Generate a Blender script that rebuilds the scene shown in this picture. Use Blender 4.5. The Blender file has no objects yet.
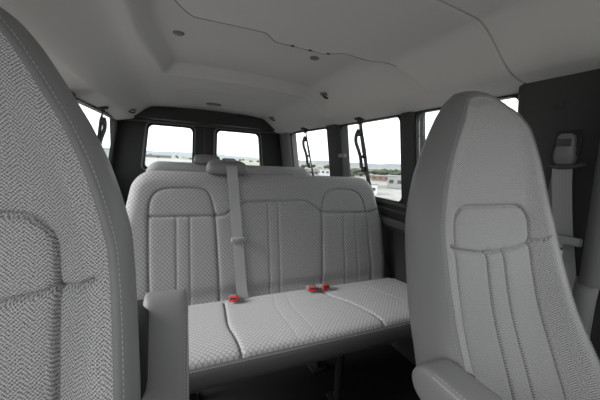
import bpy, bmesh, math, random
import numpy as np
from mathutils import Vector, Matrix
random.seed(4); rng = np.random.default_rng(4)
S = bpy.context.scene
COL = S.collection
PI = math.pi

# ------------------------------------------------------------------ materials
def newmat(name):
    m = bpy.data.materials.new(name); m.use_nodes = True
    nt = m.node_tree; nt.nodes.clear()
    out = nt.nodes.new('ShaderNodeOutputMaterial')
    b = nt.nodes.new('ShaderNodeBsdfPrincipled')
    nt.links.new(b.outputs[0], out.inputs[0])
    return m, nt, b, out
def mth(nt, op, a, b=None, c=None, clamp=False):
    n = nt.nodes.new('ShaderNodeMath'); n.operation = op; n.use_clamp = clamp
    for i, v in enumerate((a, b, c)):
        if v is None: continue
        if isinstance(v, (int, float)): n.inputs[i].default_value = v
        else: nt.links.new(v, n.inputs[i])
    return n.outputs[0]
def rgb(v, w=0.0):
    return (v*(1+w), v, v*(1-w), 1)
def plain(name, v, rough=.6, bump=0.0, scale=400, warm=0.0, spec=.4, metal=0.0, var=.06, col=None):
    m, nt, b, out = newmat(name)
    c = col if col else rgb(v, warm)
    tc = nt.nodes.new('ShaderNodeTexCoord')
    nz = nt.nodes.new('ShaderNodeTexNoise'); nz.inputs['Scale'].default_value = scale; nz.inputs['Detail'].default_value = 3
    nt.links.new(tc.outputs['Object'], nz.inputs['Vector'])
    mx = nt.nodes.new('ShaderNodeMix'); mx.data_type = 'RGBA'
    nt.links.new(nz.outputs[0], mx.inputs[0])
    mx.inputs[6].default_value = tuple(min(1, x*(1-var)) for x in c[:3])+(1,)
    mx.inputs[7].default_value = tuple(min(1, x*(1+var)) for x in c[:3])+(1,)
    nt.links.new(mx.outputs[2], b.inputs['Base Color'])
    b.inputs['Roughness'].default_value = rough
    b.inputs['Specular IOR Level'].default_value = spec
    b.inputs['Metallic'].default_value = metal
    if bump:
        bp = nt.nodes.new('ShaderNodeBump'); bp.inputs['Strength'].default_value = bump; bp.inputs['Distance'].default_value = .001
        nt.links.new(nz.outputs[0], bp.inputs['Height']); nt.links.new(bp.outputs[0], b.inputs['Normal'])
    return m
def weave(name, light, dark, cell=.0085, period=.0036, lat=.35, herring=False, bump=.5):
    """woven upholstery: diagonal dashes whose direction flips from cell to cell, forming diamonds"""
    m, nt, b, out = newmat(name)
    uv = nt.nodes.new('ShaderNodeUVMap'); uv.uv_map = 'UVMap'
    sp = nt.nodes.new('ShaderNodeSeparateXYZ'); nt.links.new(uv.outputs[0], sp.inputs[0])
    nz = nt.nodes.new('ShaderNodeTexNoise'); nz.inputs['Scale'].default_value = 260; nz.inputs['Detail'].default_value = 1
    nt.links.new(uv.outputs[0], nz.inputs['Vector'])
    jit = mth(nt, 'MULTIPLY', mth(nt, 'SUBTRACT', nz.outputs[0], .5), .0016)
    u = mth(nt, 'ADD', sp.outputs[0], jit); v = mth(nt, 'ADD', sp.outputs[1], jit)
    fu = mth(nt, 'FLOOR', mth(nt, 'DIVIDE', u, cell)); fv = mth(nt, 'FLOOR', mth(nt, 'DIVIDE', v, cell))
    par = mth(nt, 'MODULO', mth(nt, 'ABSOLUTE', fu if herring else mth(nt, 'ADD', fu, fv)), 2.0)
    sgn = mth(nt, 'SUBTRACT', mth(nt, 'MULTIPLY', par, 2.0), 1.0)
    s = mth(nt, 'ADD', v, mth(nt, 'MULTIPLY', u, sgn))
    st = mth(nt, 'SINE', mth(nt, 'MULTIPLY', s, 2*PI/(period*1.41)))
    t = mth(nt, 'ADD', v, mth(nt, 'MULTIPLY', u, mth(nt, 'MULTIPLY', sgn, -1.0)))
    st2 = mth(nt, 'SINE', mth(nt, 'MULTIPLY', t, 2*PI/(period*1.1)))
    # larger diamond lattice, seen from farther away
    pu = mth(nt, 'PINGPONG', u, cell); pv = mth(nt, 'PINGPONG', v, cell)
    la = mth(nt, 'ABSOLUTE', mth(nt, 'SUBTRACT', mth(nt, 'DIVIDE', mth(nt, 'ADD', pu, pv), cell), 1.0))
    la = mth(nt, 'SUBTRACT', 1.0, mth(nt, 'MULTIPLY', la, 3.0, clamp=True))
    n2 = nt.nodes.new('ShaderNodeTexNoise'); n2.inputs['Scale'].default_value = 620; n2.inputs['Detail'].default_value = 2
    nt.links.new(uv.outputs[0], n2.inputs['Vector'])
    h = mth(nt, 'ADD', mth(nt, 'MULTIPLY', st, .38), mth(nt, 'MULTIPLY', st2, .30 if herring else .16))
    h = mth(nt, 'ADD', h, mth(nt, 'MULTIPLY', mth(nt, 'SUBTRACT', n2.outputs[0], .5), 2.6))
    h = mth(nt, 'SUBTRACT', h, mth(nt, 'MULTIPLY', la, lat))
    h = mth(nt, 'ADD', mth(nt, 'MULTIPLY', h, .75), .55, clamp=True)
    mx = nt.nodes.new('ShaderNodeMix'); mx.data_type = 'RGBA'
    nt.links.new(h, mx.inputs[0]); mx.inputs[6].default_value = rgb(dark, .005); mx.inputs[7].default_value = rgb(light, .005)
    nt.links.new(mx.outputs[2], b.inputs['Base Color'])
    b.inputs['Roughness'].default_value = .9; b.inputs['Specular IOR Level'].default_value = .15
    b.inputs['Sheen Weight'].default_value = .15
    bp = nt.nodes.new('ShaderNodeBump'); bp.inputs['Strength'].default_value = bump; bp.inputs['Distance'].default_value = .0012
    nt.links.new(h, bp.inputs['Height']); nt.links.new(bp.outputs[0], b.inputs['Normal'])
    return m
def webbing_mat(name, v):
    m, nt, b, out = newmat(name)
    uv = nt.nodes.new('ShaderNodeUVMap'); uv.uv_map = 'UVMap'
    sp = nt.nodes.new('ShaderNodeSeparateXYZ'); nt.links.new(uv.outputs[0], sp.inputs[0])
    a = mth(nt, 'SINE', mth(nt, 'MULTIPLY', sp.outputs[0], 2*PI/.0072))
    c = mth(nt, 'SINE', mth(nt, 'MULTIPLY', sp.outputs[1], 2*PI/.003))
    h = mth(nt, 'ADD', mth(nt, 'MULTIPLY', mth(nt, 'ADD', a, mth(nt, 'MULTIPLY', c, .4)), .35), .5, clamp=True)
    mx = nt.nodes.new('ShaderNodeMix'); mx.data_type = 'RGBA'; nt.links.new(h, mx.inputs[0])
    mx.inputs[6].default_value = rgb(v*.90); mx.inputs[7].default_value = rgb(v*1.06)
    nt.links.new(mx.outputs[2], b.inputs['Base Color']); b.inputs['Roughness'].default_value = .55
    return m
def glass_mat(name):
    m = bpy.data.materials.new(name); m.use_nodes = True; nt = m.node_tree; nt.nodes.clear()
    out = nt.nodes.new('ShaderNodeOutputMaterial'); mx = nt.nodes.new('ShaderNodeMixShader')
    tr = nt.nodes.new('ShaderNodeBsdfTransparent'); tr.inputs[0].default_value = (.96, .975, .97, 1)
    gl = nt.nodes.new('ShaderNodeBsdfGlossy'); gl.inputs['Roughness'].default_value = .02
    fr = nt.nodes.new('ShaderNodeFresnel'); fr.inputs[0].default_value = 1.45
    k = mth(nt, 'MULTIPLY', fr.outputs[0], .2)
    nt.links.new(k, mx.inputs[0]); nt.links.new(tr.outputs[0], mx.inputs[1]); nt.links.new(gl.outputs[0], mx.inputs[2])
    nt.links.new(mx.outputs[0], out.inputs[0])
    return m

M = dict(
    fab_front=weave('front_fabric', .42, .06, cell=.0105, period=.0034, lat=0, herring=True, bump=.22),
    fab_bench=weave('bench_fabric', .40, .15, cell=.0085, lat=.95, bump=.4),
    vinyl=plain('seat_vinyl', .145, .48, .25, 900, spec=.35),
    stitch=plain('stitch_thread', .27, .7),
    headliner=plain('headliner', .52, .92, .15, 700, warm=.02, spec=.1, var=.03),
    trim=plain('trim_dark', .030, .6, .15, 600, spec=.3),
    trim_mid=plain('trim_mid', .085, .6, .15, 600, spec=.3),
    trim_light=plain('trim_light', .16, .55, .15, 600, spec=.3),
    black=plain('rubber_black', .010, .6),
    carpet=plain('carpet', .014, .95, .6, 300, spec=.05, var=.4),
    webbing=webbing_mat('webbing', .26),
    webbing_dark=webbing_mat('webbing_dark', .10),
    plastic=plain('plastic_grey', .15, .45),
    plastic_dark=plain('plastic_dark', .05, .4),
    metal=plain('steel', .5, .35, metal=.15),
    welt=plain('headliner_welt', .27, .8),  # tone of the added shade line at the headliner step
    skirt=plain('shaded_skirt_vinyl', .085, .5, .25, 900, spec=.3),  # seat vinyl darkened for the bench skirt, shade put into its colour
    grip=plain('grip_grey', .24, .45),
    red=plain('red_button', .5, .38, col=(.40, .022, .02, 1), spec=.5),
    lens=plain('lamp_lens', .33, .4),
    glass=glass_mat('window_glass'),
    concrete=plain('concrete', .27, .9, 0, .15, warm=.03, var=.25),
    field=plain('plain_ground', .2, .95, 0, .01, var=.55, col=(.20, .205, .165, 1)),
    foliage=plain('foliage', .05, .9, 0, .6, var=.5, col=(.048, .06, .038, 1)),
    hill=plain('hill', .1, 1, 0, .004, var=.3, col=(.17, .19, .20, 1)),  # pale bluish grey, distance haze put into the ridge colour
    bwhite=plain('wall_white', .5, .8, 0, .2), bgrey=plain('wall_grey', .24, .8, 0, .2),
    bbrown=plain('wall_brown', .2, .8, 0, .2, col=(.17, .12, .10, 1)), bdark=plain('building_glazing', .04, .3),
    vanbody=plain('van_paint', .55, .3),
)

# ------------------------------------------------------------------ helpers
def mesh_obj(name, V, F, mat, parent=None, uvs=None, smooth=True, org=(0, 0, 0), recalc=True):
    me = bpy.data.meshes.new(name)
    V = np.asarray(V, float) - np.asarray(org, float)
    me.from_pydata([tuple(v) for v in V], [], F)
    if uvs is not None:
        l = me.uv_layers.new(name='UVMap')
        idx = np.zeros(len(me.loops), np.int32); me.loops.foreach_get('vertex_index', idx)
        l.data.foreach_set('uv', np.asarray(uvs, float)[idx].ravel())
    if recalc:
        bm = bmesh.new(); bm.from_mesh(me); bmesh.ops.recalc_face_normals(bm, faces=bm.faces); bm.to_mesh(me); bm.free()
    me.materials.append(mat)
    me.polygons.foreach_set('use_smooth', [smooth]*len(me.polygons))
    if smooth and len(me.polygons) < 6000:
        me.set_sharp_from_angle(angle=math.radians(42))
    o = bpy.data.objects.new(name, me); COL.objects.link(o)
    if parent: o.parent = parent
    return o
def thing(name, label, cat, loc=(0, 0, 0), group=None):
    o = bpy.data.objects.new(name, None); o.empty_display_size = .05; COL.objects.link(o); o.location = loc
    o['label'] = label; o['category'] = cat
    if group: o['group'] = group
    return o
def tag(o, label, cat, group=None, kind=None):
    o['label'] = label; o['category'] = cat
    if group: o['group'] = group
    if kind: o['kind'] = kind
    return o
def structure(o, label=None):
    o['kind'] = 'structure'
    if label: o['label'] = label; o['category'] = o.name.split('_')[0]
    return o
class MB:
    """collects pieces into one mesh"""
    def __init__(s): s.V = []; s.F = []
    def add(s, V, F):
        n = len(s.V); s.V.extend([tuple(v) for v in V]); s.F.extend([tuple(i+n for i in f) for f in F]); return s
    def box(s, c, size, bev=.0, rot=None, seg=2):
        bm = bmesh.new(); bmesh.ops.create_cube(bm, size=1)
        for v in bm.verts: v.co = Vector((v.co.x*size[0], v.co.y*size[1], v.co.z*size[2]))
        if bev: bmesh.ops.bevel(bm, geom=bm.edges[:], offset=bev, segments=seg, affect='EDGES', profile=.5)
        if rot is not None: bmesh.ops.transform(bm, matrix=rot, verts=bm.verts)
        bm.verts.index_update()
        s.add([v.co+Vector(c) for v in bm.verts], [[v.index for v in f.verts] for f in bm.faces]); bm.free(); return s
    def tube(s, pts, r, n=10, cap=True, flat=1.0):
        P = [Vector(p) for p in pts]; rs = r if isinstance(r, (list, tuple)) else [r]*len(P)
        V = []; up = Vector((0, 0, 1)); prev = None
        for i, p in enumerate(P):
            t = (P[min(i+1, len(P)-1)]-P[max(i-1, 0)]).normalized()
            if prev is None:
                a = t.cross(up)
                if a.length < .1: a = t.cross(Vector((0, 1, 0)))
            else: a = prev - t*prev.dot(t)
            a.normalize(); prev = a.copy(); b = t.cross(a)
            for k in range(n):
                th = 2*PI*k/n; V.append(p + a*math.cos(th)*rs[i] + b*math.sin(th)*rs[i]*flat)
        F = [(i*n+k, i*n+(k+1) % n, (i+1)*n+(k+1) % n, (i+1)*n+k) for i in range(len(P)-1) for k in range(n)]
        if cap: F += [tuple(range(n)), tuple(range((len(P)-1)*n, len(P)*n))]
        return s.add(V, F)
    def lathe(s, c, prof, n=24, axis='Z', sx=1.0, sy=1.0):
        V = []
        for r, h in prof:
            for k in range(n):
                th = 2*PI*k/n; a, b = r*math.cos(th)*sx, r*math.sin(th)*sy
                p = (a, b, h) if axis == 'Z' else ((h, a, b) if axis == 'X' else (a, h, b))
                V.append((c[0]+p[0], c[1]+p[1], c[2]+p[2]))
        m = len(prof)
        F = [(i*n+k, i*n+(k+1) % n, (i+1)*n+(k+1) % n, (i+1)*n+k) for i in range(m-1) for k in range(n)]
        F += [tuple(range(n)), tuple(range((m-1)*n, m*n))]
        return s.add(V, F)
    def prism(s, poly, fn, d0, d1):
        """poly 2D (a,b); fn(a,b,d)->xyz"""
        n = len(poly); V = [fn(a, b, d0) for a, b in poly]+[fn(a, b, d1) for a, b in poly]
        F = [tuple(range(n)), tuple(range(n, 2*n))]+[(i, (i+1) % n, n+(i+1) % n, n+i) for i in range(n)]
        return s.add(V, F)
    def obj(s, name, mat, parent=None, smooth=True, org=(0, 0, 0)):
        return mesh_obj(name, s.V, s.F, mat, parent, None, smooth, org)
def ribbon(name, pts, width_dirs, width, th, mat, parent=None, org=(0, 0, 0)):
    """webbing: centre line, a width direction at each point, and a thickness"""
    P = [Vector(p) for p in pts]; V = []; UV = []; acc = 0
    for i, p in enumerate(P):
        t = (P[min(i+1, len(P)-1)]-P[max(i-1, 0)]).normalized()
        w = Vector(width_dirs[i] if isinstance(width_dirs, list) else width_dirs)
        w = (w - t*w.dot(t)).normalized(); nrm = t.cross(w)
        if i: acc += (p-P[i-1]).length
        for (a, b) in ((-.5, -.5), (-.42, -.5), (0, -.5), (.42, -.5), (.5, -.5), (.5, .5), (.42, .5), (0, .5), (-.42, .5), (-.5, .5)):
            V.append(p + w*a*width + nrm*b*th); UV.append((a*width, acc))
    n = 10
    F = [(i*n+k, i*n+(k+1) % n, (i+1)*n+(k+1) % n, (i+1)*n+k) for i in range(len(P)-1) for k in range(n)]
    F += [tuple(range(n)), tuple(range((len(P)-1)*n, len(P)*n))]
    return mesh_obj(name, V, F, mat, parent, UV, True, org)
def spline(pts, n=8):
    """Catmull-Rom through points of any dimension"""
    P = [np.array(p, float) for p in pts]; P = [2*P[0]-P[1]]+P+[2*P[-1]-P[-2]]; out = []
    for i in range(1, len(P)-2):
        for k in range(n):
            t = k/n
            out.append(.5*((2*P[i])+(P[i+1]-P[i-1])*t+(2*P[i-1]-5*P[i]+4*P[i+1]-P[i+2])*t*t+(3*P[i]-P[i-1]-3*P[i+1]+P[i+2])*t**3))
    out.append(P[-2]); return out
def pdist(X, Z, line):
    """distance of the points (X,Z) to a polyline"""
    L = np.array([list(p) for p in line]); D = np.full(X.shape, 9.0)
    for (a, b) in zip(L[:-1], L[1:]):
        d = b-a; q = max((d@d), 1e-12)
        t = np.clip(((X-a[0])*d[0]+(Z-a[1])*d[1])/q, 0, 1)
        D = np.minimum(D, np.hypot(X-a[0]-t*d[0], Z-a[1]-t*d[1]))
    return D
def sm(x, a, b):
    t = np.clip((x-a)/(b-a), 0, 1); return t*t*(3-2*t)

def upholstered(parent, T, hw, bs, nu, depth, rings, names, mats, org, seams, groove=(.006, .0035), stitch=None, capback=True):
    """A padded face (grid) with sewn grooves, and a shell that wraps around its outline.
    a across, b along, c depth. hw(b) half width. rings: list of (outward offset, c)."""
    bs = np.asarray(bs); U = np.linspace(-1, 1, nu); H = np.array([hw(b) for b in bs])
    A = U[None, :]*H[:, None]; B = np.repeat(bs[:, None], nu, 1)
    nb = len(bs)
    out_idx = [i*nu for i in range(nb)] + [(nb-1)*nu+j for j in range(1, nu-1)] + [i*nu+nu-1 for i in range(nb-1, -1, -1)]
    oa = A.ravel()[out_idx]; ob = B.ravel()[out_idx]
    # drop coincident outline points
    keep = [0]
    for i in range(1, len(oa)):
        if math.hypot(oa[i]-oa[keep[-1]], ob[i]-ob[keep[-1]]) > .0012: keep.append(i)
    oa = oa[keep]; ob = ob[keep]
    D = pdist(A, B, list(zip(oa, ob)))
    C = depth(A, B, D)
    for ln in seams:
        lnw = groove
        if isinstance(ln, tuple): ln, lnw = ln
        d = pdist(A, B, ln)
        C = C + lnw[0]*np.exp(-(d/lnw[1])**2) + lnw[0]*.3*np.exp(-(d/(lnw[1]*3.5))**2)
    V = np.array([T(a, b, c) for a, b, c in zip(A.ravel(), B.ravel(), C.ravel())])
    F = [(i*nu+j, i*nu+j+1, (i+1)*nu+j+1, (i+1)*nu+j) for i in range(nb-1) for j in range(nu-1)]
    UV = np.stack([A.ravel()+1, B.ravel()+1], 1)
    fab = mesh_obj(names[0], V, F, mats[0], parent, UV, True, org)
    # shell
    n = len(oa); ta = np.gradient(oa); tb = np.gradient(ob)
    for _ in range(3):
        ta[1:-1] = (ta[:-2]+ta[1:-1]*2+ta[2:])/4; tb[1:-1] = (tb[:-2]+tb[1:-1]*2+tb[2:])/4
    ln = np.hypot(ta, tb)+1e-9; na = -tb/ln; nb_ = ta/ln      # outward for a path going up the left side
    oc = depth(oa, ob, np.zeros_like(oa))
    SV = []; 
    for off, dc in rings:
        for a, b, c, x, y in zip(oa, ob, oc, na, nb_):
            if dc >= .03: c = c*max(0, 1-(dc-.03)/.05)
            SV.append(T(a+x*off, b+y*off, c+dc))
    m = len(rings)
    SF = [(r*n+i, r*n+i+1, (r+1)*n+i+1, (r+1)*n+i) for r in range(m-1) for i in range(n-1)]
    base = (m-1)*n
    if capback:
        for i in range(n//2-1): SF.append((base+i, base+i+1, base+n-2-i, base+n-1-i))
        if n % 2: SF.append((base+n//2-1, base+n//2, base+n//2+1))
    # bottom closing
    loop = [r*n for r in range(m)] + [r*n+n-1 for r in range(m-1, -1, -1)]
    SF.append(tuple(loop))
    shell = mesh_obj(names[1], SV, SF, mats[1], parent, None, True, org)
    if stitch:
        ins, dc, step, length, rad = stitch
        mb = MB(); acc = 0; nxt = step; pts = [Vector(T(a+x*ins, b+y*ins, c+dc)) for a, b, c, x, y in zip(oa, ob, oc, na, nb_)]
        dashes(mb, pts, step, length, rad); mb.obj('stitching', M['stitch'], fab if ins < 0 else shell, True, org)
    return fab, shell
def dashes(mb, pts, step, length, rad):
    L = [0]
    for a, b in zip(pts[:-1], pts[1:]): L.append(L[-1]+(b-a).length)
    def at(s):
        import bisect
        i = min(max(bisect.bisect_right(L, s)-1, 0), len(pts)-2); t = (s-L[i])/max(L[i+1]-L[i], 1e-9)
        return pts[i].lerp(pts[i+1], t)
    s = 0
    while s+length < L[-1]:
        mb.tube([at(s), at(s+length*.5), at(s+length)], [rad*.5, rad, rad*.5], 5); s += step

# ------------------------------------------------------------------ van body frame
YR = 2.85                                   # rear doors
def taper(Y): return .035*sm(Y, 1.6, 2.85)
def wxr(Y, z):
    z = float(z)
    x = .87-.07*(z-.85)/.43 if z > .85 else .87+.012*sm(.85-z, 0, .05)+.03*sm(.72-z, 0, .03)
    return x-float(taper(Y))
def wxl(Y, z):
    return -(wxr(Y, z)-.105)
def slab(mb, wx, Y0, Y1, z0, z1, inset=0.0, th=.06, ny=6, nz=6, rnd=.0, rz=False):
    """piece of side wall between Y0..Y1 and z0..z1; inset moves its face into the cabin, rnd rounds the edges across Y"""
    sgn = 1 if wx(1, 1) > 0 else -1
    if rnd: ys = [Y0+rnd*(1-math.cos(k*PI/8)) for k in range(5)] + [Y1-rnd*(1-math.cos(k*PI/8)) for k in range(4, -1, -1)]
    else: ys = list(np.linspace(Y0, Y1, ny))
    zs = np.linspace(z0, z1, nz); V = []
    for y in ys:
        e = 0
        if rnd:
            d = min(y-Y0, Y1-y)
            if d < rnd: e = rnd-math.sqrt(max(0, rnd**2-(rnd-d)**2))
        for z in zs: V.append((wx(y, z)-sgn*(inset-e), y, z))
    n0 = len(V)
    for y in ys:
        for z in zs: V.append((wx(y, z)+sgn*th, y, z))
    a, b = len(ys), len(zs); F = []
    for i in range(a-1):
        for j in range(b-1):
            q = (i*b+j, i*b+j+1, (i+1)*b+j+1, (i+1)*b+j); F.append(q); F.append(tuple(n0+k for k in q[::-1]))
    for i in range(a-1):
        F.append((i*b, (i+1)*b, n0+(i+1)*b, n0+i*b)); F.append((i*b+b-1, n0+i*b+b-1, n0+(i+1)*b+b-1, (i+1)*b+b-1))
    for j in range(b-1):
        F.append((j, n0+j, n0+j+1, j+1)); k = (a-1)*b+j; F.append((k, k+1, n0+k+1, n0+k))
    mb.add(V, F)

# floor
mb = MB(); mb.box((.055, 1.15, -.02), (1.76, 3.5, .04)); fl = structure(mb.obj('floor', M['carpet'], smooth=False))
# --- right wall (driver's side) ---
ZT = 1.278; ZS = .825
mb = MB()
slab(mb, wxr, .60, YR, 0, ZS, 0, ny=14, nz=30)                    # below the windows
slab(mb, wxr, -.55, .60, 0, .80, 0, ny=6, nz=20)
slab(mb, wxr, -.55, YR, ZT, 1.36, 0.004, ny=14, nz=3)             # header rail
slab(mb, wxr, 1.055, 1.155, ZS-.01, ZT+.01, .012, rnd=.03, nz=8)
slab(mb, wxr, 1.73, 1.905, ZS-.01, ZT+.01, .022, rnd=.03, nz=8)
wr = structure(mb.obj('wall_right', M['trim']))
mb = MB(); slab(mb, wxr, 2.60, YR, .6, 1.30, .030, rnd=.03, nz=8)
structure(mb.obj('trim_1', M['trim_light']))                     # rear corner post cover
mb = MB()                                                          # sill moulding and arm ledge under the windows
for z0, r in ((ZS-.008, .013), (.775, .006)):
    mb.tube([(wxr(y, z0)+.001, y, z0) for y in np.linspace(.62, 2.8, 16)], r, 10)
poly = [(.0, .0), (.035, .004), (.045, -.012), (.04, -.035), (.0, -.06)]
for k in range(1):
    ys = np.linspace(.62, 2.8, 10); V = []; n = len(poly)
    for y in ys:
        for a, b in poly: V.append((wxr(y, .72)+.012-a, y, .73+b))
    F = [(i*n+j, i*n+(j+1) % n, (i+1)*n+(j+1) % n, (i+1)*n+j) for i in range(len(ys)-1) for j in range(n)]
    F += [tuple(range(n)), tuple(range((len(ys)-1)*n, len(ys)*n))]; mb.add(V, F)
structure(mb.obj('trim_2', M['trim_mid']))
# B pillar behind the driver seat
mb = MB(); slab(mb, wxr, .30, .600, .0, 1.345, .052, rnd=.035, nz=20, th=.03)
structure(mb.obj('trim_3', M['trim']))
mb = MB()
pts = [(.770, .350, .74), (.770, .350, .80), (.757, .350, .95), (.748, .352, 1.10), (.745, .352, 1.2), (.735, .352, 1.30)]
mb.tube(spline(pts, 5), .022, 14)
structure(mb.obj('trim_4', M['trim_mid']))
mb = MB(); mb.tube(spline([(.785, .358, .755), (.785, .36, .70), (.79, .36, .60), (.80, .36, .45)], 5), [.018]+[.024]*14+[.02], 14)
structure(mb.obj('trim_5', M['trim_light']))
# --- left wall ---
mb = MB()
slab(mb, wxl, 1.65, YR, 0, ZS, 0, ny=10, nz=20)
slab(mb, wxl, -.55, .42, 0, .80, 0, ny=4, nz=10)
slab(mb, wxl, -.55, YR, ZT, 1.36, 0.004, ny=14, nz=3)
slab(mb, wxl, .30, .46, .0, ZT+.02, .03, rnd=.03, nz=10)
slab(mb, wxl, 1.62, 1.78, ZS-.01, ZT+.01, .022, rnd=.03, nz=8)
slab(mb, wxl, 2.76, YR, ZS-.01, ZT+.01, .008, rnd=.01, nz=8, th=.022)
structure(mb.obj('wall_left', M['trim']))

mb = MB(); mb.box((.055, -.56, .40), (1.74, .12, .84), .03, seg=3); mb.box((.055, -.44, .74), (1.70, .26, .20), .06, seg=4)
structure(mb.obj('wall_front', M['trim']))
mb = MB(); mb.prism([(-.20, 0), (.16, 0), (.15, .30), (.12, .50), (.08, .54), (-.12, .54), (-.16, .50), (-.19, .30)], lambda a, b, c: (a, c, b), -.36, .12)
tag(mb.obj('engine_cover', M['trim_mid']), 'dark moulded engine cover on the floor between the front seats, below the frame', 'cover')
def rrect(a0, a1, b0, b1, r, n=6):
    P = []
    for (ca, cb, t0) in ((a1-r, b1-r, 0), (a0+r, b1-r, 90), (a0+r, b0+r, 180), (a1-r, b0+r, 270)):
        for k in range(n+1):
            t = math.radians(t0+90*k/n); P.append((ca+r*math.cos(t), cb+r*math.sin(t)))
    return P
def lip(fn, a0, a1, b0, b1, r, w, d, skew=0.0):
    """gasket ring: square outer edge, rounded opening; fn(a,b,c)->xyz"""
    inner = rrect(a0+w, a1-w, b0+w, b1-w, r); outer = []
    ca, cb = (a0+a1)/2, (b0+b1)/2
    for a, b in inner:
        k = min(((a1 if a > ca else a0)-ca)/(a-ca) if abs(a-ca) > 1e-6 else 9, ((b1 if b > cb else b0)-cb)/(b-cb) if abs(b-cb) > 1e-6 else 9)
        outer.append((ca+(a-ca)*k, cb+(b-cb)*k))
    n = len(inner); V = []
    for ring, c in ((outer, 0), (outer, d*.7), (inner, d), (inner, 0)): V += [fn(a, b, c) for a, b in ring]
    F = [(r_*n+i, r_*n+(i+1) % n, ((r_+1) % 4)*n+(i+1) % n, ((r_+1) % 4)*n+i) for r_ in range(4) for i in range(n)]
    return V, F, inner
wn = [0]
def side_window(wx, Y0, Y1, label):
    wn[0] += 1; s = 1 if wx(1, 1) > 0 else -1
    f = lambda a, b, c: (wx(a, b)+s*.012-s*c, a, b)
    V, F, inner = lip(f, Y0, Y1, ZS-.005, ZT+.004, .035, .012, .016)
    w = mesh_obj('window_%d' % wn[0], V, F, M['black']); w['kind'] = 'structure'
    mb = MB(); mb.prism(inner, lambda a, b, c: (wx(a, b)+s*.014+s*c, a, b), 0, .004); mb.obj('pane', M['glass'], w, False)
side_window(wxr, .595, 1.062, '')
side_window(wxr, 1.145, 1.74, '')
side_window(wxr, 1.895, 2.61, '')
side_window(wxl, 1.775, 2.755, '')
# --- rear doors ---
def rear_door(n, x0, x1, wa, wb, matname):
    """door panel x0..x1 with the window opening wa=(left top, left bottom) wb=(right top, right bottom)"""
    y0, y1 = YR, YR+.06; zb, zt = .875, 1.272
    mb = MB(); f = lambda a, b, c: (a, c, b)
    mb.prism([(x0, 0), (x1, 0), (x1, zb), (x0, zb)], f, y0, y1)
    mb.prism([(x0, zt), (x1, zt), (x1, 1.36), (x0, 1.36)], f, y0, y1)
    mb.prism([(x0, zb), (wa[1], zb), (wa[0], zt), (x0, zt)], f, y0, y1)
    mb.prism([(wb[1], zb), (x1, zb), (x1, zt), (wb[0], zt)], f, y0, y1)
    d = structure(mb.obj('door_%d' % n, M['trim'], smooth=False))
    def sh(a, b, c):
        t = (b-zb)/(zt-zb); l = wa[1]+(wa[0]-wa[1])*t; r = wb[1]+(wb[0]-wb[1])*t
        return (l+(r-l)*a, YR+.02-c, b)
    V, F, inner = lip(sh, -.004, 1.004, zb-.003, zt+.003, .001, .001, .035)
    # rounded opening in real units
    W = wb[0]-wa[0]
    inner = [((a)/W, b) for a, b in rrect(.012, W-.012, zb+.012, zt-.012, .04)]
    outer = [(max(-.01, min(1.01, (a-.5)*1.12+.5)), max(zb-.004, min(zt+.004, (b-1.0735)*1.12+1.0735))) for a, b in inner]
    n_ = len(inner); V = []
    for ring, c in ((outer, .0), (outer, .028), (inner, .036), (inner, .0)): V += [sh(a, b, c) for a, b in ring]
    F = [(r_*n_+i, r_*n_+(i+1) % n_, ((r_+1) % 4)*n_+(i+1) % n_, ((r_+1) % 4)*n_+i) for r_ in range(4) for i in range(n_)]
    mesh_obj('window_gasket', V, F, M['black'], d)
    mb = MB(); mb.prism(inner, lambda a, b, c: tuple(np.array(sh(a, b, 0))+(0, c, 0)), 0, .004); mb.obj('pane', M['glass'], d, False)
    # raised moulding round the window
    mb = MB(); ring = [sh((a-.5)*1.10+.5, (b-1.0735)*1.11+1.0735, .02) for a, b in inner]; ring.append(ring[0]); ring.append(ring[1])
    mb.tube(ring, .011, 8, cap=False); mb.obj('window_moulding', M['trim_light'], d)
    mb = MB()
    for a in (.27, .85):
        p = sh(a, zt-.010, .036); mb.box(p, (.02, .008, .012), .002)
    mb.obj('window_clip', M['black'], d)
rear_door(1, -.733, .014, (-.455, -.50), (-.078, -.082), 'trim')
rear_door(2, .018, .838, (.116, .110), (.535, .575), 'trim')
mb = MB(); mb.prism([(-.66, 1.30), (-.56, 1.345), (-.42, 1.40), (-.36, 1.47), (.44, 1.47), (.50, 1.41), (.62, 1.345), (.77, 1.30)], lambda a, b, c: (a, c, b), 2.70, 2.90)
structure(mb.obj('wall_rear', M['trim']))
mb = MB(); mb.tube([(-.66, 2.82, 1.285), (-.2, 2.825, 1.292), (.055, 2.828, 1.293), (.3, 2.825, 1.292), (.77, 2.82, 1.285)], .012, 8)
structure(mb.obj('trim_6', M['trim_mid']))
mb = MB(); mb.box((-.30, 2.70, 1.405), (.16, .02, .05), .006); mb.box((.36, 2.70, 1.405), (.16, .02, .05), .006)
structure(mb.obj('trim_7', M['black']))

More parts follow.
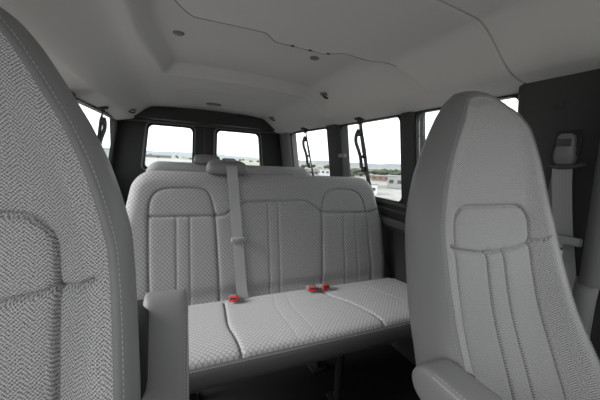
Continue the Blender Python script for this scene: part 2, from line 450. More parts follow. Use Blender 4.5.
# --- headliner ---
def eoff(X): return .055*sm(X, .04, .11) - .055*sm(X, .28, .36) - .45*sm(-X, .16, .40) - .12*sm(X, .44, .66)
def zc(X, Y):
    z = 1.432-.030*((X-.055)/.6)**2*1.0
    z = z - .098*sm(X, .50, .70) - .098*sm(-X, .39, .59)
    z = np.where(X > .70, z-.012*(X-.70)/.1, z); z = np.where(X < -.59, z-.012*(-.59-X)/.1, z)
    # front overhead module hangs a little lower; its rear edge is stepped
    edge = .985 + eoff(X)
    rec = sm(Y, edge-.004, edge+.016)*(1-sm(Y, 1.655, 1.705))*sm(X, -.355+.06*sm(Y, 1.1, 1.7), -.285+.06*sm(Y, 1.1, 1.7))*(1-sm(X, .56, .72))
    z = z + .058*rec
    # shallow swage lines to the rear
    z = z + .014*sm(Y, 1.95, 2.1)*(1-sm(Y, 2.45, 2.6))*sm(X, -.25, -.12)*(1-sm(X, .25, .38))
    z = z - .018*sm(Y, 2.35, 2.75)
    # seam between the two headliner pieces, with a slight step
    z = z + .007*np.exp(-((Y-.570)/.0025)**2)
    return z
xs = np.linspace(-.700, .800, 301)
ys = np.unique(np.round(np.concatenate([np.arange(-.38, 2.80, .02), np.arange(.556, .584, .001), np.arange(.95, 1.10, .002), np.arange(1.60, 1.76, .005)]), 4)); ys = ys[np.concatenate([[True], np.diff(ys) > .00035])]
XX, YY = np.meshgrid(xs, ys)
inn = taper(YY); XX = np.where(XX > .055, .055+(XX-.055)*(1-inn/.745), .055+(XX-.055)*(1-inn/.745))
YY = YY+eoff(XX)*sm(YY, .60, .93)*(1-sm(YY, 1.12, 1.55))
ZZ = zc(XX, YY); nx = len(xs); ny_ = len(ys)
V = np.stack([XX.ravel(), YY.ravel(), ZZ.ravel()], 1); V2 = V+np.array((0, 0, .03)); V2[:, 2] = np.maximum(V2[:, 2], 1.36)+.05
N = len(V); F = [(i*nx+j, i*nx+j+1, (i+1)*nx+j+1, (i+1)*nx+j) for i in range(ny_-1) for j in range(nx-1)]
F += [tuple(N+k for k in f[::-1]) for f in F[:]]
F += [(i*nx, (i+1)*nx, N+(i+1)*nx, N+i*nx) for i in range(ny_-1)]+[(i*nx+nx-1, N+i*nx+nx-1, N+(i+1)*nx+nx-1, (i+1)*nx+nx-1) for i in range(ny_-1)]
F += [(j, N+j, N+j+1, j+1) for j in range(nx-1)]+[((ny_-1)*nx+j, (ny_-1)*nx+j+1, N+(ny_-1)*nx+j+1, N+(ny_-1)*nx+j) for j in range(nx-1)]
structure(mesh_obj('ceiling', np.concatenate([V, V2]), F, M['headliner']))
def Zc(x, y): return float(zc(np.array(x), np.array(y)))
mb = MB(); P = []
for x in np.linspace(-.33, .55, 90):
    y = .985+float(eoff(np.array(x))); P.append((x, y-.006, Zc(x, y-.012)+.001))
mb.tube(P, .0028, 6); structure(mb.obj('trim_8', M['welt']))  # thin dark line added along the step, standing in for its shade
# ceiling fittings
def plug(x, y, label):
    mb = MB(); mb.lathe((x, y, Zc(x, y)), [(.004, -.006), (.016, -.006), (.021, -.003), (.022, .004), (.004, .004)], 28)
    tag(mb.obj('ceiling_plug', M['plastic']), label, 'plug', 'round plugs in the headliner')
plug(-.215, 1.28, 'round grey plug in the recessed left part of the headliner, leftmost of the three')
plug(.35, 1.235, 'round grey plug in the recessed middle of the headliner, just behind the stepped edge')
plug(.445, .47, 'round grey plug in the front headliner above the driver seat, at the top edge')
for i, (x, lab) in enumerate(((.165, 'left'), (.235, 'middle'), (.305, 'right'))):
    y = .985+float(eoff(np.array(x)))-.006; mb = MB(); mb.box((x, y-.005, Zc(x, y-.012)), (.013, .008, .007), .002)
    tag(mb.obj('headliner_clip', M['black']), 'tiny dark clip on the stepped headliner edge, %s of the three in a row' % lab, 'clip', 'dark clips on the headliner step')
def hook(x, y, lab, s=1, dark=True):
    z = Zc(x, y); t = thing('coat_hook', lab, 'hook', (x, y, z), 'fold-down hooks along the headliner')
    mb = MB(); mb.lathe((0, 0, 0), [(.004, -.008), (.03, -.008), (.036, -.002), (.037, .006), (.004, .006)], 24, sx=1.0, sy=.55); mb.obj('base', M['plastic'], t)
    mb = MB(); mb.tube(spline([(-.02, .0, -.006), (-.005, -.0, -.018), (.012, 0, -.020), (.026, 0, -.012)], 4), .0055, 8); mb.obj('hook_arm', M['plastic_dark'], t)
hook(.59, 1.57, 'grey coat hook on the right headliner above the middle side window')
hook(.56, 2.50, 'small grey coat hook at the right rear corner of the headliner')
hook(-.53, 2.48, 'small grey coat hook at the left rear corner of the headliner')
t = thing('dome_lamp', 'oval dome lamp set in the rear headliner above the third row', 'lamp', (.055, 2.50, Zc(.055, 2.50)))
mb = MB(); mb.lathe((0, 0, 0), [(.005, -.010), (.05, -.010), (.06, -.004), (.062, .006), (.005, .006)], 28, sy=.6); mb.obj('bezel', M['plastic'], t)
mb = MB(); mb.lathe((0, 0, -.010), [(.003, -.008), (.025, -.007), (.038, 0), (.038, .004), (.003, .004)], 24, sy=.6); mb.obj('lens', M['lens'], t)

# ------------------------------------------------------------------ front seats
ycz = np.array([.30, .42, .5, .6, .7, .8, .9, 1.0, 1.1, 1.2, 1.3]); ycy = np.array([.21, .25, .286, .328, .372, .400, .424, .443, .458, .474, .49])
hz = np.array([.30, .5, .65, .8, .9, 1.0, 1.05, 1.10, 1.14, 1.17, 1.188, 1.198, 1.203]); hh = np.array([.222, .215, .203, .195, .189, .168, .153, .132, .112, .090, .066, .038, .004])
oz = np.array([.85, .95, 1.0, 1.1, 1.2]); oo = np.array([0, .003, .009, .023, .033])        # the head end leans to the door side
SIDE = [1]
def fs_T(a, b, c): return (a+SIDE[0]*float(np.interp(b, oz, oo)), float(np.interp(b, ycz, ycy))+c, b)
def smooth_table(x, y, w):
    X = np.linspace(x[0], x[-1], 400); Y = np.interp(X, x, y); n = max(1, int(w/(X[1]-X[0])))
    Yp = np.concatenate([2*Y[0]-Y[n:0:-1], Y, 2*Y[-1]-Y[-2:-n-2:-1]]); k = np.hanning(2*n+1); k /= k.sum()
    return X, np.convolve(Yp, k, 'valid')
ycz, ycy = smooth_table(ycz, ycy, .07); oz, oo = smooth_table(oz, oo, .05); _h = smooth_table(hz, hh, .022)
hh = np.where(_h[0] > 1.185, np.interp(_h[0], hz, hh), _h[1]); hz = _h[0]
def fs_hw(b): return float(np.interp(b, hz, hh))
def fs_depth(A, B, D):
    W = np.interp(B, hz, hh)+1e-4; r = np.abs(A)/np.maximum(W, .09)
    amp = np.interp(B, [.4, .6, .8, 1.0, 1.15, 1.22], [.075, .065, .045, .028, .012, .004])
    c = -amp*sm(r, .66, 1.02)
    c = c - .010*np.cos(np.clip(A/.14, -1, 1)*PI/2)*sm(B, .95, .80)*0
    c = c - .012*sm(D, 0, .025)+.006                # puff away from the sewn edge
    c = c + .018*sm(B, 1.12, 1.203)
    return c
P_ = .133
arch = [(-P_-.012, .42), (-P_-.006, .60), (-P_, .80), (-P_, .880)]+[(-P_+.045*(1-math.cos(t)), .895+.045*math.sin(t)) for t in np.linspace(.2, PI/2, 6)]
arch_r = [(-a, b) for a, b in arch[::-1]]
front_seams = [arch+arch_r, [(-P_, .850), (-.06, .838), (0, .836), (.06, .838), (P_, .850)],
    [(-.030, .837), (-.031, .7), (-.034, .42)], [(.030, .837), (.031, .7), (.034, .42)],
    [(-P_, .852), (-.16, .858), (-.165, .862), (-.174, .867)], [(P_, .852), (.16, .858), (.165, .862), (.174, .867)]]
zs = np.concatenate([np.arange(.42, 1.12, .0022), np.linspace(1.12, 1.203, 50)])
def front_seat(label, X, name, arm_z, arm_y, arm_x0, arm_x1, arm_dir):
    org = (0, .15, 0)
    SIDE[0] = 1 if X > 0 else -1
    t = thing(name, label, 'seat', (X, .15, 0), 'front bucket seats')
    back, shell = upholstered(t, fs_T, fs_hw, zs, 220, fs_depth,
        [(-.001, .001), (.003, -.001), (.007, .001), (.014, .010), (.019, .026), (.020, .044), (.016, .062), (.006, .076), (-.015, .082)],
        ('backrest', 'backrest_shell'), (M['fab_front'], M['vinyl']), org, front_seams, (.011, .0027), (.010, .0015, .0065, .0042, .0007))
    mb = MB()
    mb.box((0, .06, .37), (.50, .52, .13), .045, seg=5); mb.obj('seat_cushion', M['fab_front'] if 0 else M['vinyl'], t, True, org)
    mb = MB(); mb.box((0, .10, .17), (.34, .36, .30), .02); mb.obj('pedestal', M['black'], t, True, org)
    # armrest: padded bar hinged beside the backrest
    s = -1 if X > 0 else 1                      # towards the aisle
    a0, a1 = arm_x0-X, arm_x1-X; ca = (a0+a1)/2; w = abs(a1-a0)/2
    V = []; nsec = 28; prof = []
    for k in range(40):
        th = 2*PI*k/40; c, sn = math.cos(th), math.sin(th); e = .42
        prof.append((w*math.copysign(abs(c)**e, c), .036*math.copysign(abs(sn)**e, sn)))
    ax = Vector((0, arm_dir[0], arm_dir[1])).normalized(); nn = Vector((0, -ax.z, ax.y)); nn = -nn if nn.z < 0 else nn; L = .36
    O = Vector((ca, arm_y, arm_z))-nn*.036
    for i in range(nsec+1):
        tt = .5-.5*math.cos(PI*i/nsec); d = min(tt, 1-tt)*L; R_ = .034; k = 1.0
        if d < R_: k = math.sqrt(max(0, 1-(1-d/R_)**2))
        k = max(k, .05)
        for a, b in prof: V.append(O+ax*tt*L+nn*b*k+Vector((a*(.82+.18*k), 0, 0)))
    # finer ends
    F = [(i*40+k, i*40+(k+1) % 40, (i+1)*40+(k+1) % 40, (i+1)*40+k) for i in range(nsec) for k in range(40)]
    F += [tuple(range(40)), tuple(range(nsec*40, nsec*40+40))]
    ar = mesh_obj('armrest', V, F, M['vinyl'], t, None, True, org)
    mb = MB()
    for q in (.80, .93):
        hgt = .036*(1-q**(2/.42))**(.42/2)
        pts = [O+ax*l+nn*(hgt+.0004)+Vector((s*w*q, 0, 0)) for l in np.linspace(.045, L-.04, 12)]
        if q == .80: dashes(mb, pts, .0065, .0042, .0008)
        else: mb.tube(pts, .0011, 6)
    mb.obj('stitching', M['stitch'], ar, True, org)
    mb = MB()
    if X > 0: mb.box((-.215, arm_y-.03, arm_z-.045), (.05, .06, .04), .008)
    else: mb.box((.197, .545, .58), (.040, .10, .32), .008)
    mb.obj('armrest_hinge', M['black'], t, True, org)
    return t
front_seat('near front bucket seat at left with large grey herringbone cloth backrest', -.485, 'bucket_seat', .765, .560, -.281, -.201, (-.40, -.90))
front_seat('driver bucket seat at right beside the dark pillar and belt, cloth centre, vinyl sides', .457, 'bucket_seat', .685, .345, .165, .237, (-1, 0))

# ------------------------------------------------------------------ benches
BX = .205
def bz(z): return 1.17+.25*(z-.40)
def bb_T(a, b, c): return (BX+a, bz(b)+c, b)
BT = .945
def bb_hw(b):
    W = float(np.interp(b, [.36, .7, .87, .96], [.642, .637, .602, .585])); r = .075
    if b > BT-r: W = W-r+math.sqrt(max(0, r*r-(b-(BT-r))**2))
    return W
def bb_depth(A, B, D):
    R = .045; d = np.clip(D, 0, R)
    c = R-np.sqrt(np.maximum(0, R*R-(R-d)**2))
    Db = B-.36
    c = np.where(Db < D+.001, c*0, c) if False else c
    c = c-.006*np.cos((A+.205-.27)*7)*0
    c = c+.010*np.exp(-((B-.43)/.03)**2)
    return c
sx = lambda pts: [(x-BX, z) for x, z in pts]
bench_seams = [sx(spline([(-.322, .40), (-.327, .6), (-.328, .769)], 3)+spline([(-.328, .769), (-.321, .831), (-.285, .871), (-.21, .880), (-.12, .876), (-.088, .845), (-.07, .765)], 5)),
    sx([(-.328, .765), (-.07, .762)]), sx([(-.07, .762), (-.062, .6), (-.054, .40)]),
    (sx([(-.226, .765), (-.224, .40)]), (.003, .0032)), (sx([(-.172, .765), (-.172, .40)]), (.003, .0032)),
    sx(spline([(-.07, .762), (-.03, .766), (.01, .79), (.05, .815), (.10, .821), (.3, .825), (.362, .823), (.41, .80), (.449, .772), (.50, .765), (.724, .762), (.80, .775)], 4)),
    sx(spline([(.454, .768), (.462, .82), (.482, .862), (.53, .88), (.60, .882), (.66, .872), (.70, .84), (.722, .765)], 4)),
    sx([(.454, .768), (.448, .6), (.440, .40)]), sx([(.724, .762), (.735, .6), (.742, .40)]),
    (sx([(.578, .762), (.575, .40)]), (.003, .0032)), (sx([(.650, .762), (.655, .40)]), (.003, .0032)),
    (sx([(.171, .82), (.170, .40)]), (.003, .0032)), (sx([(.221, .82), (.220, .40)]), (.003, .0032))]
CY = 1.165
def bc_T(a, b, c): return (BX+a, CY-b, .425+.035*min(1, max(0, b/.35))-c)
def bc_hw(b):
    W = .655; r = .06; Bm = .412
    if b > Bm-r: W = W-r+math.sqrt(max(0, r*r-(b-(Bm-r))**2))
    return W
def bc_depth(A, B, D):
    R = .030; d = np.clip(D, 0, R)
    c = R-np.sqrt(np.maximum(0, R*R-(R-d)**2)); c = c*.62
    c = np.where(B < .04, np.minimum(c, .012), c)
    c = c + .010*sm(.05-B, 0, .05)
    return c
cs = lambda pts: [(x-BX, CY-y) for x, y in pts]
cush_seams = [cs(spline([(-.045, 1.12), (-.05, 1.05), (-.06, .93), (-.052, .84), (-.048, .755)], 5)),
    cs(spline([(.385, 1.12), (.40, 1.04), (.44, .95), (.46, .85), (.47, .755)], 5)),
    (cs([(.17, 1.13), (.135, 1.0), (.135, .76)]), (.001, .003)), (cs([(.225, 1.13), (.20, 1.0), (.20, .76)]), (.001, .003)),
    (cs(spline([(.60, 1.13), (.63, 1.02), (.66, .9), (.68, .76)], 5)), (.003, .0032)), (cs([(-.30, 1.13), (-.31, .95), (-.32, .76)]), (.003, .0032))]
BO = (BX, 1.0, 0)
def bench(label):
    t = thing('bench_seat', label, 'seat', BO, 'three-place bench seats')
    bs = np.concatenate([np.arange(.36, .86, .0042), np.linspace(.86, BT-.0001, 40)])
    upholstered(t, bb_T, bb_hw, bs, 330, bb_depth, [(-.001, .0), (.0, .02), (.001, .05), (.0, .085), (-.010, .105), (-.03, .113)],
        ('backrest', 'backrest_shell'), (M['fab_bench'], M['fab_bench_shell']), BO, bench_seams, (.008, .0036))
    bs = np.concatenate([np.arange(0.0, .35, .0042), np.linspace(.35, .4119, 26)])
    upholstered(t, bc_T, bc_hw, bs, 330, bc_depth, [(-.001, .001), (.003, .000), (.007, .004), (.011, .018), (.012, .060), (.006, .086), (-.014, .104), (-.04, .110)],
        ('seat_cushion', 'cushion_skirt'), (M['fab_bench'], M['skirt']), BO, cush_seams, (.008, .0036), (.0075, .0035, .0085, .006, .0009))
    mb = MB(); mb.box((BX, 1.0, .315), (1.22, .30, .03), .008); mb.box((BX, 1.155, .34), (1.2, .03, .10), .008); mb.obj('frame', M['black'], t, True, BO)
    for x in (-.18, .42):
        for y in (.94, 1.14):
            mb = MB(); mb.tube([(x, y, .0), (x, y, .03), (x, y+.01, .305)], .018, 10); mb.box((x, y, .006), (.08, .07, .012), .003); mb.obj('leg', M['black'], t, True, BO)
    # belt guide: padded hump on the backrest top
    V = []; cx, hwid = -.012, .088; ns = 24; n = 16
    for i in range(ns+1):
        q = -1+2*i/ns; k = max(.02, (1-abs(q)**5))**(1/3.2)
        for j in range(n):
            th = 2*PI*j/n; cc, sn = math.cos(th), math.sin(th)
            V.append((cx+q*hwid, 1.338+.05*math.copysign(abs(cc)**.8, cc)*(.7+.3*k), .958+(.047 if sn > 0 else .022)*math.copysign(abs(sn)**.6, sn)*k))
    F = [(i*n+j, i*n+(j+1) % n, (i+1)*n+(j+1) % n, (i+1)*n+j) for i in range(ns) for j in range(n)]+[tuple(range(n)), tuple(range(ns*n, ns*n+n))]
    mesh_obj('belt_guide', V, F, M['vinyl'], t, None, True, BO)
    return t
M['fab_bench_shell'] = M['vinyl']
b2 = bench('nearer cloth bench seat for three with red buckles on its cushion')
def copy_tree(o, parent=None):
    c = o.copy(); COL.objects.link(c); c.parent = parent
    for ch in [x for x in bpy.data.objects if x.parent == o]: copy_tree(ch, c)
    return c
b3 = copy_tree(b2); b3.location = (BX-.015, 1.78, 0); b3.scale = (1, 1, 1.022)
b3['label'] = 'rearmost cloth bench seat, only its top showing behind the nearer bench'

# ------------------------------------------------------------------ belts and buckles
def tongue(t, c, w, face, org=(0, 0, 0), s=1.0, wdir=(1, 0, 0), wide=1.4):
    """latch tongue: plastic bar with a slotted steel plate hanging below. wdir across the webbing, face = outward direction"""
    wd = Vector(wdir).normalized(); fd = Vector(face).normalized(); up = wd.cross(fd)
    if up.z < 0: up = -up
    R = Matrix((wd, fd, up)).transposed().to_4x4()
    mb = MB(); q = R @ Matrix.Identity(4)
    mb.box(c, (w*wide, .014*s, .018*s), .004*s, rot=q)
    mb.box(Vector(c)-up*.012*s, (w*.7, .010*s, .014*s), .003*s, rot=q)
    a = mb.obj('latch_grip', M['grip'], t, True, org)
    mb = MB(); W = .026*s; H = .034*s; cc = Vector(c)-up*(.016*s+H/2)
    mb.box(cc-wd*W*.38, (W*.24, .003, H), .0008, rot=q); mb.box(cc+wd*W*.38, (W*.24, .003, H), .0008, rot=q)
    mb.box(cc-up*H*.42, (W, .003, H*.24), .0008, rot=q); mb.box(cc+up*H*.40, (W, .003, H*.24), .0008, rot=q)
    mb.obj('latch_plate', M['metal'], t, True, org)
# shoulder belt of the nearer bench
def on_bench(x, z, e=.006): return (x, bz(z)-e, z)
t = thing('seat_belt', 'grey shoulder belt hanging down the front of the nearer bench backrest', 'seat belt', (.02, 1.15, .46), 'seat belts')
o_ = (.02, 1.15, .46)
pts = [(-.004, 1.40, .93), (-.004, 1.392, .97), (-.003, 1.365, 1.006), (-.002, 1.335, 1.012), (0, 1.305, .998), (.002, 1.284, .965), (.005, 1.277, .93)]
pts = spline(pts, 4)+[on_bench(.008+.03*(.93-z)/.5, z, .008) for z in (.88, .8, .7, .6, .5, .455)]+[(.039, 1.158, .418)]
ribbon('webbing', pts, (1, 0, 0), .047, .0022, M['webbing'], t, o_)
tongue(t, on_bench(.026, .662, .016), .047, (0, -1, 0), o_, 1.25)
mb = MB(); mb.box((0.0, 1.300, 1.004), (.056, .014, .006), .002, rot=None); mb.obj('belt_loop', M['plastic'], t, True, o_)
# buckles
def buckle(x, y, z, rz, lab):
    t = thing('belt_buckle', lab, 'buckle', (x, y, z), 'red-buttoned belt buckles on the nearer bench cushion')
    t.rotation_euler = (math.radians(-22), 0, rz)
    mb = MB(); mb.box((0, .026, .015), (.034, .066, .020), .006, seg=3); mb.box((0, .002, .024), (.030, .030, .006), .002); mb.obj('body', M['plastic'], t)
    mb = MB(); mb.box((0, -.010, .012), (.037, .016, .021), .003, seg=3)
    f = mb.obj('button', M['red'], t)
    mb = MB(); mb.box((0, -.0178, .013), (.026, .002, .006), .0008); mb.obj('slot', M['black'], f)
buckle(-.012, 1.100, .438, math.radians(-12), 'red seat belt buckle below the shoulder belt on the left of the bench')
buckle(.335, 1.090, .438, math.radians(-14), 'left one of the two neighbouring red buckles on the bench')
buckle(.405, 1.092, .438, math.radians(6), 'right one of the two neighbouring red buckles on the bench')
# driver's belt on the pillar
px = .748
t = thing('seat_belt', 'driver shoulder belt with silver latch hanging on the dark pillar at right', 'seat belt', (px, .45, .80), 'seat belts'); o_ = (px, .45, .80)
def pil(z, e=.0): return wxr(.45, z)-.052-e
mb = MB(); R = Matrix.Rotation(math.radians(-8), 4, 'Y')
SV = []; secs = [(1.043, .010, .008), (1.047, .017, .015), (1.058, .022, .020), (1.075, .024, .022), (1.090, .023, .020), (1.102, .021, .015), (1.120, .020, .013), (1.130, .018, .011), (1.134, .012, .008)]
for z, wy, dx in secs:
    for k in range(20):
        th = 2*PI*k/20; c_, n_ = math.cos(th), math.sin(th)
        SV.append((pil(z, .004)-.004+dx*math.copysign(abs(c_)**.6, c_), .450+wy*math.copysign(abs(n_)**.6, n_), z))
mb.add(SV, [(i*20+k, i*20+(k+1) % 20, (i+1)*20+(k+1) % 20, (i+1)*20+k) for i in range(len(secs)-1) for k in range(20)]+[tuple(range(20)), tuple(range(160, 180))])
hh_ = mb.obj('height_adjuster', M['plastic'], t, True, o_)
mb = MB(); mb.box((pil(1.12, .001), .450, 1.112), (.006, .062, .075), .003); mb.obj('adjuster_track', M['black'], t, True, o_)
mb = MB(); mb.box((pil(1.11, .020), .450, 1.110), (.008, .032, .022), .002, rot=R); mb.obj('slide_button', M['plastic_dark'], hh_, True, o_)
mb = MB(); mb.tube([(pil(1.045, .022), .478, 1.046), (pil(1.045, .026), .452, 1.043), (pil(1.045, .022), .418, 1.046), (pil(1.045, .018), .405, 1.052), (pil(1.045, .010), .412, 1.060)], .006, 8); mb.obj('belt_ring', M['plastic_dark'], t, True, o_)
pts = [(pil(z, e), y, z) for z, e, y in ((1.048, .022, .449), (1.0, .022, .447), (.93, .020, .442), (.86, .018, .436), (.80, .016, .430), (.7, .014, .42), (.55, .014, .40), (.40, .014, .39))]
ribbon('webbing', pts, (0, 1, 0), .046, .0022, M['webbing'], t, o_)
pts = [(pil(z, e), y, z) for z, e, y in ((1.045, .014, .452), (.98, .010, .462), (.88, .007, .478), (.75, .006, .50), (.5, .006, .52))]
ribbon('webbing', pts, (0, 1, 0), .040, .0022, M['webbing_dark'], t, o_)
tongue(t, (pil(.842, .040), .436, .842), .048, (-1, 0, 0), o_, 1.3, wdir=(0, 1, 0), wide=2.2)
mb = MB(); mb.lathe((pil(1.215, .0), .475, 1.215), [(.002, -.002), (.010, -.002), (.012, 0), (.012, .006)], 20, axis='X')
tag(mb.obj('pillar_plug', M['trim']), 'small round dark plug on the pillar above the driver belt', 'plug')
# belts hanging in front of the side windows
def hanging(wx, Y, dy, s_, lab, zend, off=.05):
    X = lambda z: wx(Y, z)-s_*off
    o_ = (X(1.2), Y, 1.27); t = thing('seat_belt', lab, 'seat belt', o_, 'seat belts')
    mb = MB(); mb.box((wx(Y, 1.30)-s_*.028, Y, 1.292), (.05, .06, .03), .009, seg=3); mb.box((X(1.27)+s_*.0, Y, 1.268), (.018, .045, .03), .006); mb.obj('anchor', M['trim'], t, True, o_)
    P = [(X(z), Y+d, z) for z, d in ((1.28, 0), (1.2, dy*.1), (1.1, dy*.35), (1.0, dy*.6), (.9, dy*.85), (zend, dy))]
    ribbon('webbing', P, [(.3*s_, 1, 0), (.2, 1, 0), (.1, 1, 0), (.3, 1, 0), (.1, 1, 0), (.1, 1, 0)], .046, .003, M['webbing_dark'], t, o_)
    mb = MB(); mb.tube(spline([(X(1.22)-s_*.010, Y+.004, 1.222), (X(1.2)-s_*.014, Y+.024, 1.19), (X(1.17)-s_*.014, Y+.028, 1.15), (X(1.1)-s_*.012, Y+.012, 1.10), (X(1.06)-s_*.010, Y+.0, 1.06), (X(1.02)-s_*.010, Y-.01, 1.0)], 5), .0125, 8, flat=.6)
    mb.obj('folded_webbing', M['webbing_dark'], t, True, o_)
    for nm, dy_, z, sz in (('latch', .002, 1.20, (.026, .040, .032)), ('keeper', -.012, 1.065, (.022, .040, .016)), ('latch', -.018, .99, (.018, .034, .034))):
        mb = MB(); mb.box((X(z)-s_*.008, Y+dy_, z), sz, .007, seg=3); mb.obj(nm, M['plastic_dark'], t, True, o_)
hanging(wxr, 1.455, -.07, 1, 'dark retracted belt hanging in front of the middle right side window', .79, .032)
hanging(wxr, 2.22, -.09, 1, 'dark retracted belt hanging in front of the rearmost right side window', .84, .024)
hanging(wxl, 2.20, .0, -1, 'dark retracted belt hanging at the left side window behind the near seat', 1.0, .03)
# knob on the right pillar
t = thing('belt_anchor', 'dark round belt anchor knob on the pillar between the right side windows', 'anchor', (wxr(1.72, 1.07)-.022, 1.71, 1.07))
mb = MB(); mb.lathe((0, 0, 0), [(.003, -.018), (.012, -.018), (.014, -.012), (.014, .002)], 18, axis='X'); mb.obj('base', M['plastic_dark'], t)
mb = MB(); mb.tube([(-.010, 0, 0), (-.026, -.05, .0), (-.030, -.065, .0), (-.036, -.11, .0)], [.011, .010, .014, .013], 12); mb.obj('knob', M['plastic'], t)

# ------------------------------------------------------------------ outside
GZ = -14.0
mb = MB(); mb.lathe((0, 0, -.75), [(.1, -.6), (11, -.6), (11, 0), (.1, 0)], 48); tag(mb.obj('terrace', M['concrete'], smooth=False), 'pale concrete parking terrace under the van', 'terrace', kind='structure')
mb = MB(); mb.lathe((0, 0, GZ), [(1, -1), (6000, -1), (6000, 0), (1, 0)], 64); tag(mb.obj('ground', M['field'], smooth=False), 'wide open plain below', 'ground', kind='structure')
def az(deg, d): a = math.radians(deg); return (d*math.sin(a), d*math.cos(a))
def pad(a0, a1, d0, d1, lab, mat='concrete'):
    P = [az(a, d0) for a in np.linspace(a0, a1, 8)]+[az(a, d1) for a in np.linspace(a1, a0, 8)]
    mb = MB(); mb.prism(P, lambda a, b, c: (a, b, c), GZ, GZ+.15); tag(mb.obj('paved_lot', M[mat], smooth=False), lab, 'lot', kind='structure')
pad(-14, 6, 300, 900, 'pale paved yard seen through the left rear window', 'bgrey')
pad(32, 60, 120, 195, 'pale paved yard seen through the middle right side window')
pad(31, 60, 225, 260, 'narrow pale road across the plain beyond the yard', 'bgrey')
pad(22, 31, 240, 420, 'pale yard seen through the rearmost right side window', 'bgrey')
for k, (r0, H, seed) in enumerate(((2600, 24, 3), (3600, 46, 8))):
    V = []; n = 160; rr = np.random.default_rng(seed); ph = rr.uniform(0, 6, 8)
    for i in range(n+1):
        a = -40+130*i/n; h = H*(.62+.20*math.sin(a*.13+ph[0])+.12*math.sin(a*.31+ph[1])+.07*math.sin(a*.9+ph[2])+.04*math.sin(a*2.1+ph[3]))
        for d, q in ((r0-900, 0), (r0-500, .45), (r0-150, .9), (r0, 1.0), (r0+400, .6), (r0+900, 0)):
            x, y = az(a, d); V.append((x, y, GZ-2+(h+6)*q))
    F = [(i*6+j, i*6+j+1, (i+1)*6+j+1, (i+1)*6+j) for i in range(n) for j in range(5)]
    tag(mesh_obj('hills', V, F, M['hill']), ('low nearer ridge in haze-pale colour' if k == 0 else 'higher far ridge') + ' along the horizon', 'hills', kind='structure')
def building(a, d, w, dep, h, mat, lab, rot=0):
    x, y = az(a, d); t = thing('building', lab, 'building', (x, y, GZ+.15), 'low buildings on the plain'); t.rotation_euler.z = -math.radians(a+rot)
    mb = MB(); mb.box((0, 0, h/2), (w, dep, h), .1); wl = mb.obj('walls', M[mat], t, False)
    mb = MB(); mb.box((0, 0, h+.2), (w+.6, dep+.6, .5), .1); mb.obj('roof', M['bgrey'], t, False)
    k = max(2, int(w/5))
    for i in range(k):
        mb = MB(); mb.box((-w/2+(i+.5)*w/k, -dep/2-.03, h*.55), (w/k*.55, .12, h*.3), .02); mb.obj('window', M['bdark'], t, False)
B = [(34.0, 185, 20, 12, 6, 'bwhite', 'white low hall in front of the trees, left in the middle side window'), (36.8, 152, 9, 7, 5, 'bwhite', 'small white shed near the yard edge in the middle side window'),
     (39.5, 300, 34, 14, 4.5, 'bbrown', 'long brown building behind the yard in the middle side window'), (42.5, 210, 16, 12, 8, 'bgrey', 'grey block at the right of the middle side window'),
     (36.0, 420, 40, 20, 9, 'bgrey', 'far long grey warehouse behind the trees'), (24.6, 300, 24, 14, 7, 'bgrey', 'grey hall at the left of the rearmost side window'),
     (28.2, 330, 20, 12, 7, 'bwhite', 'white hall at the right of the rearmost side window'), (49.0, 240, 30, 16, 8, 'bwhite', 'white hall seen beside the driver headrest'),
     (2.5, 950, 60, 30, 8, 'bwhite', 'distant white hall seen through the left rear window'), (-3.5, 1050, 90, 30, 8, 'bgrey', 'distant grey hall seen through the left rear window')]
for b in B: building(*b)
def tree_mesh(seed):
    rr = random.Random(seed); bm = bmesh.new()
    for k in range(7):
        m_ = Matrix.Translation((rr.uniform(-2.2, 2.2), rr.uniform(-2.2, 2.2), rr.uniform(3.4, 6.4))) @ Matrix.Scale(rr.uniform(1.6, 2.6), 4)
        bmesh.ops.create_icosphere(bm, subdivisions=2, radius=1, matrix=m_)
    for v in bm.verts: v.co += Vector((rr.uniform(-.25, .25), rr.uniform(-.25, .25), rr.uniform(-.25, .25)))
    me = bpy.data.meshes.new('crown'); bm.to_mesh(me); bm.free(); me.materials.append(M['foliage']); return me
crowns = [tree_mesh(s) for s in (1, 2, 3)]
mb = MB(); mb.tube([(0, 0, 0), (.1, 0, 2), (0, .1, 4.5)], [.35, .28, .2], 8); tr0 = mb.obj('trunk', M['bbrown']); trunk_me = tr0.data; bpy.data.objects.remove(tr0)
rt = random.Random(11)
zones = [(-7, 5, 900, 1500, 14, 'trees in the distance behind the rear doors', 'distant dark tree seen through the rear door windows'),
         (7, 16, 900, 1500, 10, 'trees in the distance behind the rear doors', 'distant dark tree seen through the rear door windows'),
         (22, 31, 380, 700, 16, 'trees beyond the rearmost side window', 'distant dark tree seen through the rearmost side window'),
         (31, 45, 270, 520, 34, 'trees beyond the middle side window', 'dark tree among the buildings seen through the middle side window'),
         (45, 56, 260, 500, 12, 'trees beyond the foremost side window', 'dark tree seen through the side window beside the driver seat')]
taken = [az(b[0], b[1])+(max(b[2], b[3])*.6+9,) for b in B]
for a0, a1, d0, d1, n, g, lab in zones:
    for i in range(n):
        for _ in range(200):
            a = a0+(a1-a0)*(i+rt.random())/n; x, y = az(a, rt.uniform(d0, d1)); sc = rt.uniform(.7, 1.25)
            if all(math.hypot(x-p, y-q) > q_ for p, q, q_ in taken): break
        else: continue
        taken.append((x, y, 15))
        t = thing('tree', lab, 'tree', (x, y, GZ), g); t.scale = (sc*1.3, sc*1.3, sc); t.rotation_euler.z = rt.uniform(0, 6)
        for nm, me in (('crown', crowns[i % 3]), ('trunk', trunk_me)):
            o = bpy.data.objects.new(nm, me); COL.objects.link(o); o.parent = t

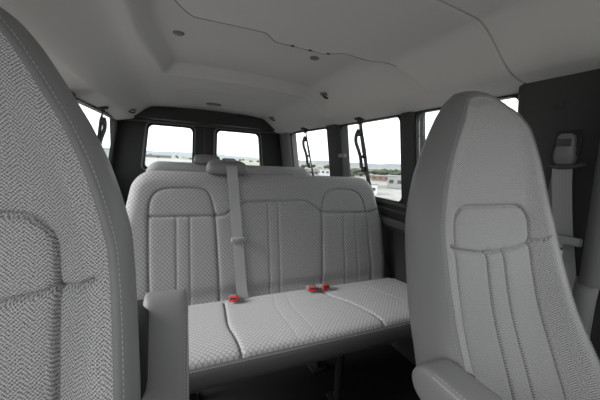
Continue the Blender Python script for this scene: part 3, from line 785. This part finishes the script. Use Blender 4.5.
# ------------------------------------------------------------------ light
w = bpy.data.worlds.new('sky'); S.world = w; w.use_nodes = True; nt = w.node_tree; nt.nodes.clear()
out = nt.nodes.new('ShaderNodeOutputWorld'); bg = nt.nodes.new('ShaderNodeBackground')
tc = nt.nodes.new('ShaderNodeTexCoord'); mp = nt.nodes.new('ShaderNodeMapping'); mp.inputs['Scale'].default_value = (1.5, 1.5, 5)
nz = nt.nodes.new('ShaderNodeTexNoise'); nz.inputs['Scale'].default_value = 2.0; nz.inputs['Detail'].default_value = 5
nt.links.new(tc.outputs['Generated'], mp.inputs[0]); nt.links.new(mp.outputs[0], nz.inputs['Vector'])
cr = nt.nodes.new('ShaderNodeValToRGB'); cr.color_ramp.elements[0].position = .3; cr.color_ramp.elements[0].color = (.80, .83, .86, 1)
cr.color_ramp.elements[1].position = .7; cr.color_ramp.elements[1].color = (1, 1, 1, 1)
nt.links.new(nz.outputs[0], cr.inputs[0]); nt.links.new(cr.outputs[0], bg.inputs[0]); bg.inputs[1].default_value = 1.0
nt.links.new(bg.outputs[0], out.inputs[0])
sl = bpy.data.lights.new('sun', 'SUN'); sl.energy = 2.1; sl.angle = math.radians(25); so = bpy.data.objects.new('sun', sl); COL.objects.link(so)
so.rotation_euler = Vector((.85, -.04, -.52)).to_track_quat('-Z', 'Y').to_euler()

# ------------------------------------------------------------------ camera
def cam_axes(yaw, pitch, roll):
    y, p, r = map(math.radians, (yaw, pitch, roll))
    f = Vector((math.sin(y)*math.cos(p), math.cos(y)*math.cos(p), -math.sin(p)))
    ri = Vector((math.cos(y), -math.sin(y), 0)); up = ri.cross(f)
    return math.cos(r)*ri+math.sin(r)*up, -math.sin(r)*ri+math.cos(r)*up, f
r_, u_, f_ = cam_axes(23.5, 7.8, 3.2)
cd = bpy.data.cameras.new('camera'); cam = bpy.data.objects.new('camera', cd); COL.objects.link(cam); S.camera = cam
m = Matrix((r_, u_, -f_)).transposed().to_4x4(); m.translation = Vector((-.22, 0, 1.02)); cam.matrix_world = m
cd.sensor_width = 36; cd.lens = 285/600*36; cd.clip_start = .02; cd.clip_end = 10000
S.view_settings.view_transform = 'Standard'; S.view_settings.look = 'None'; S.view_settings.gamma = 1
S.view_settings.exposure = 1.45; S.view_settings.use_curve_mapping = False
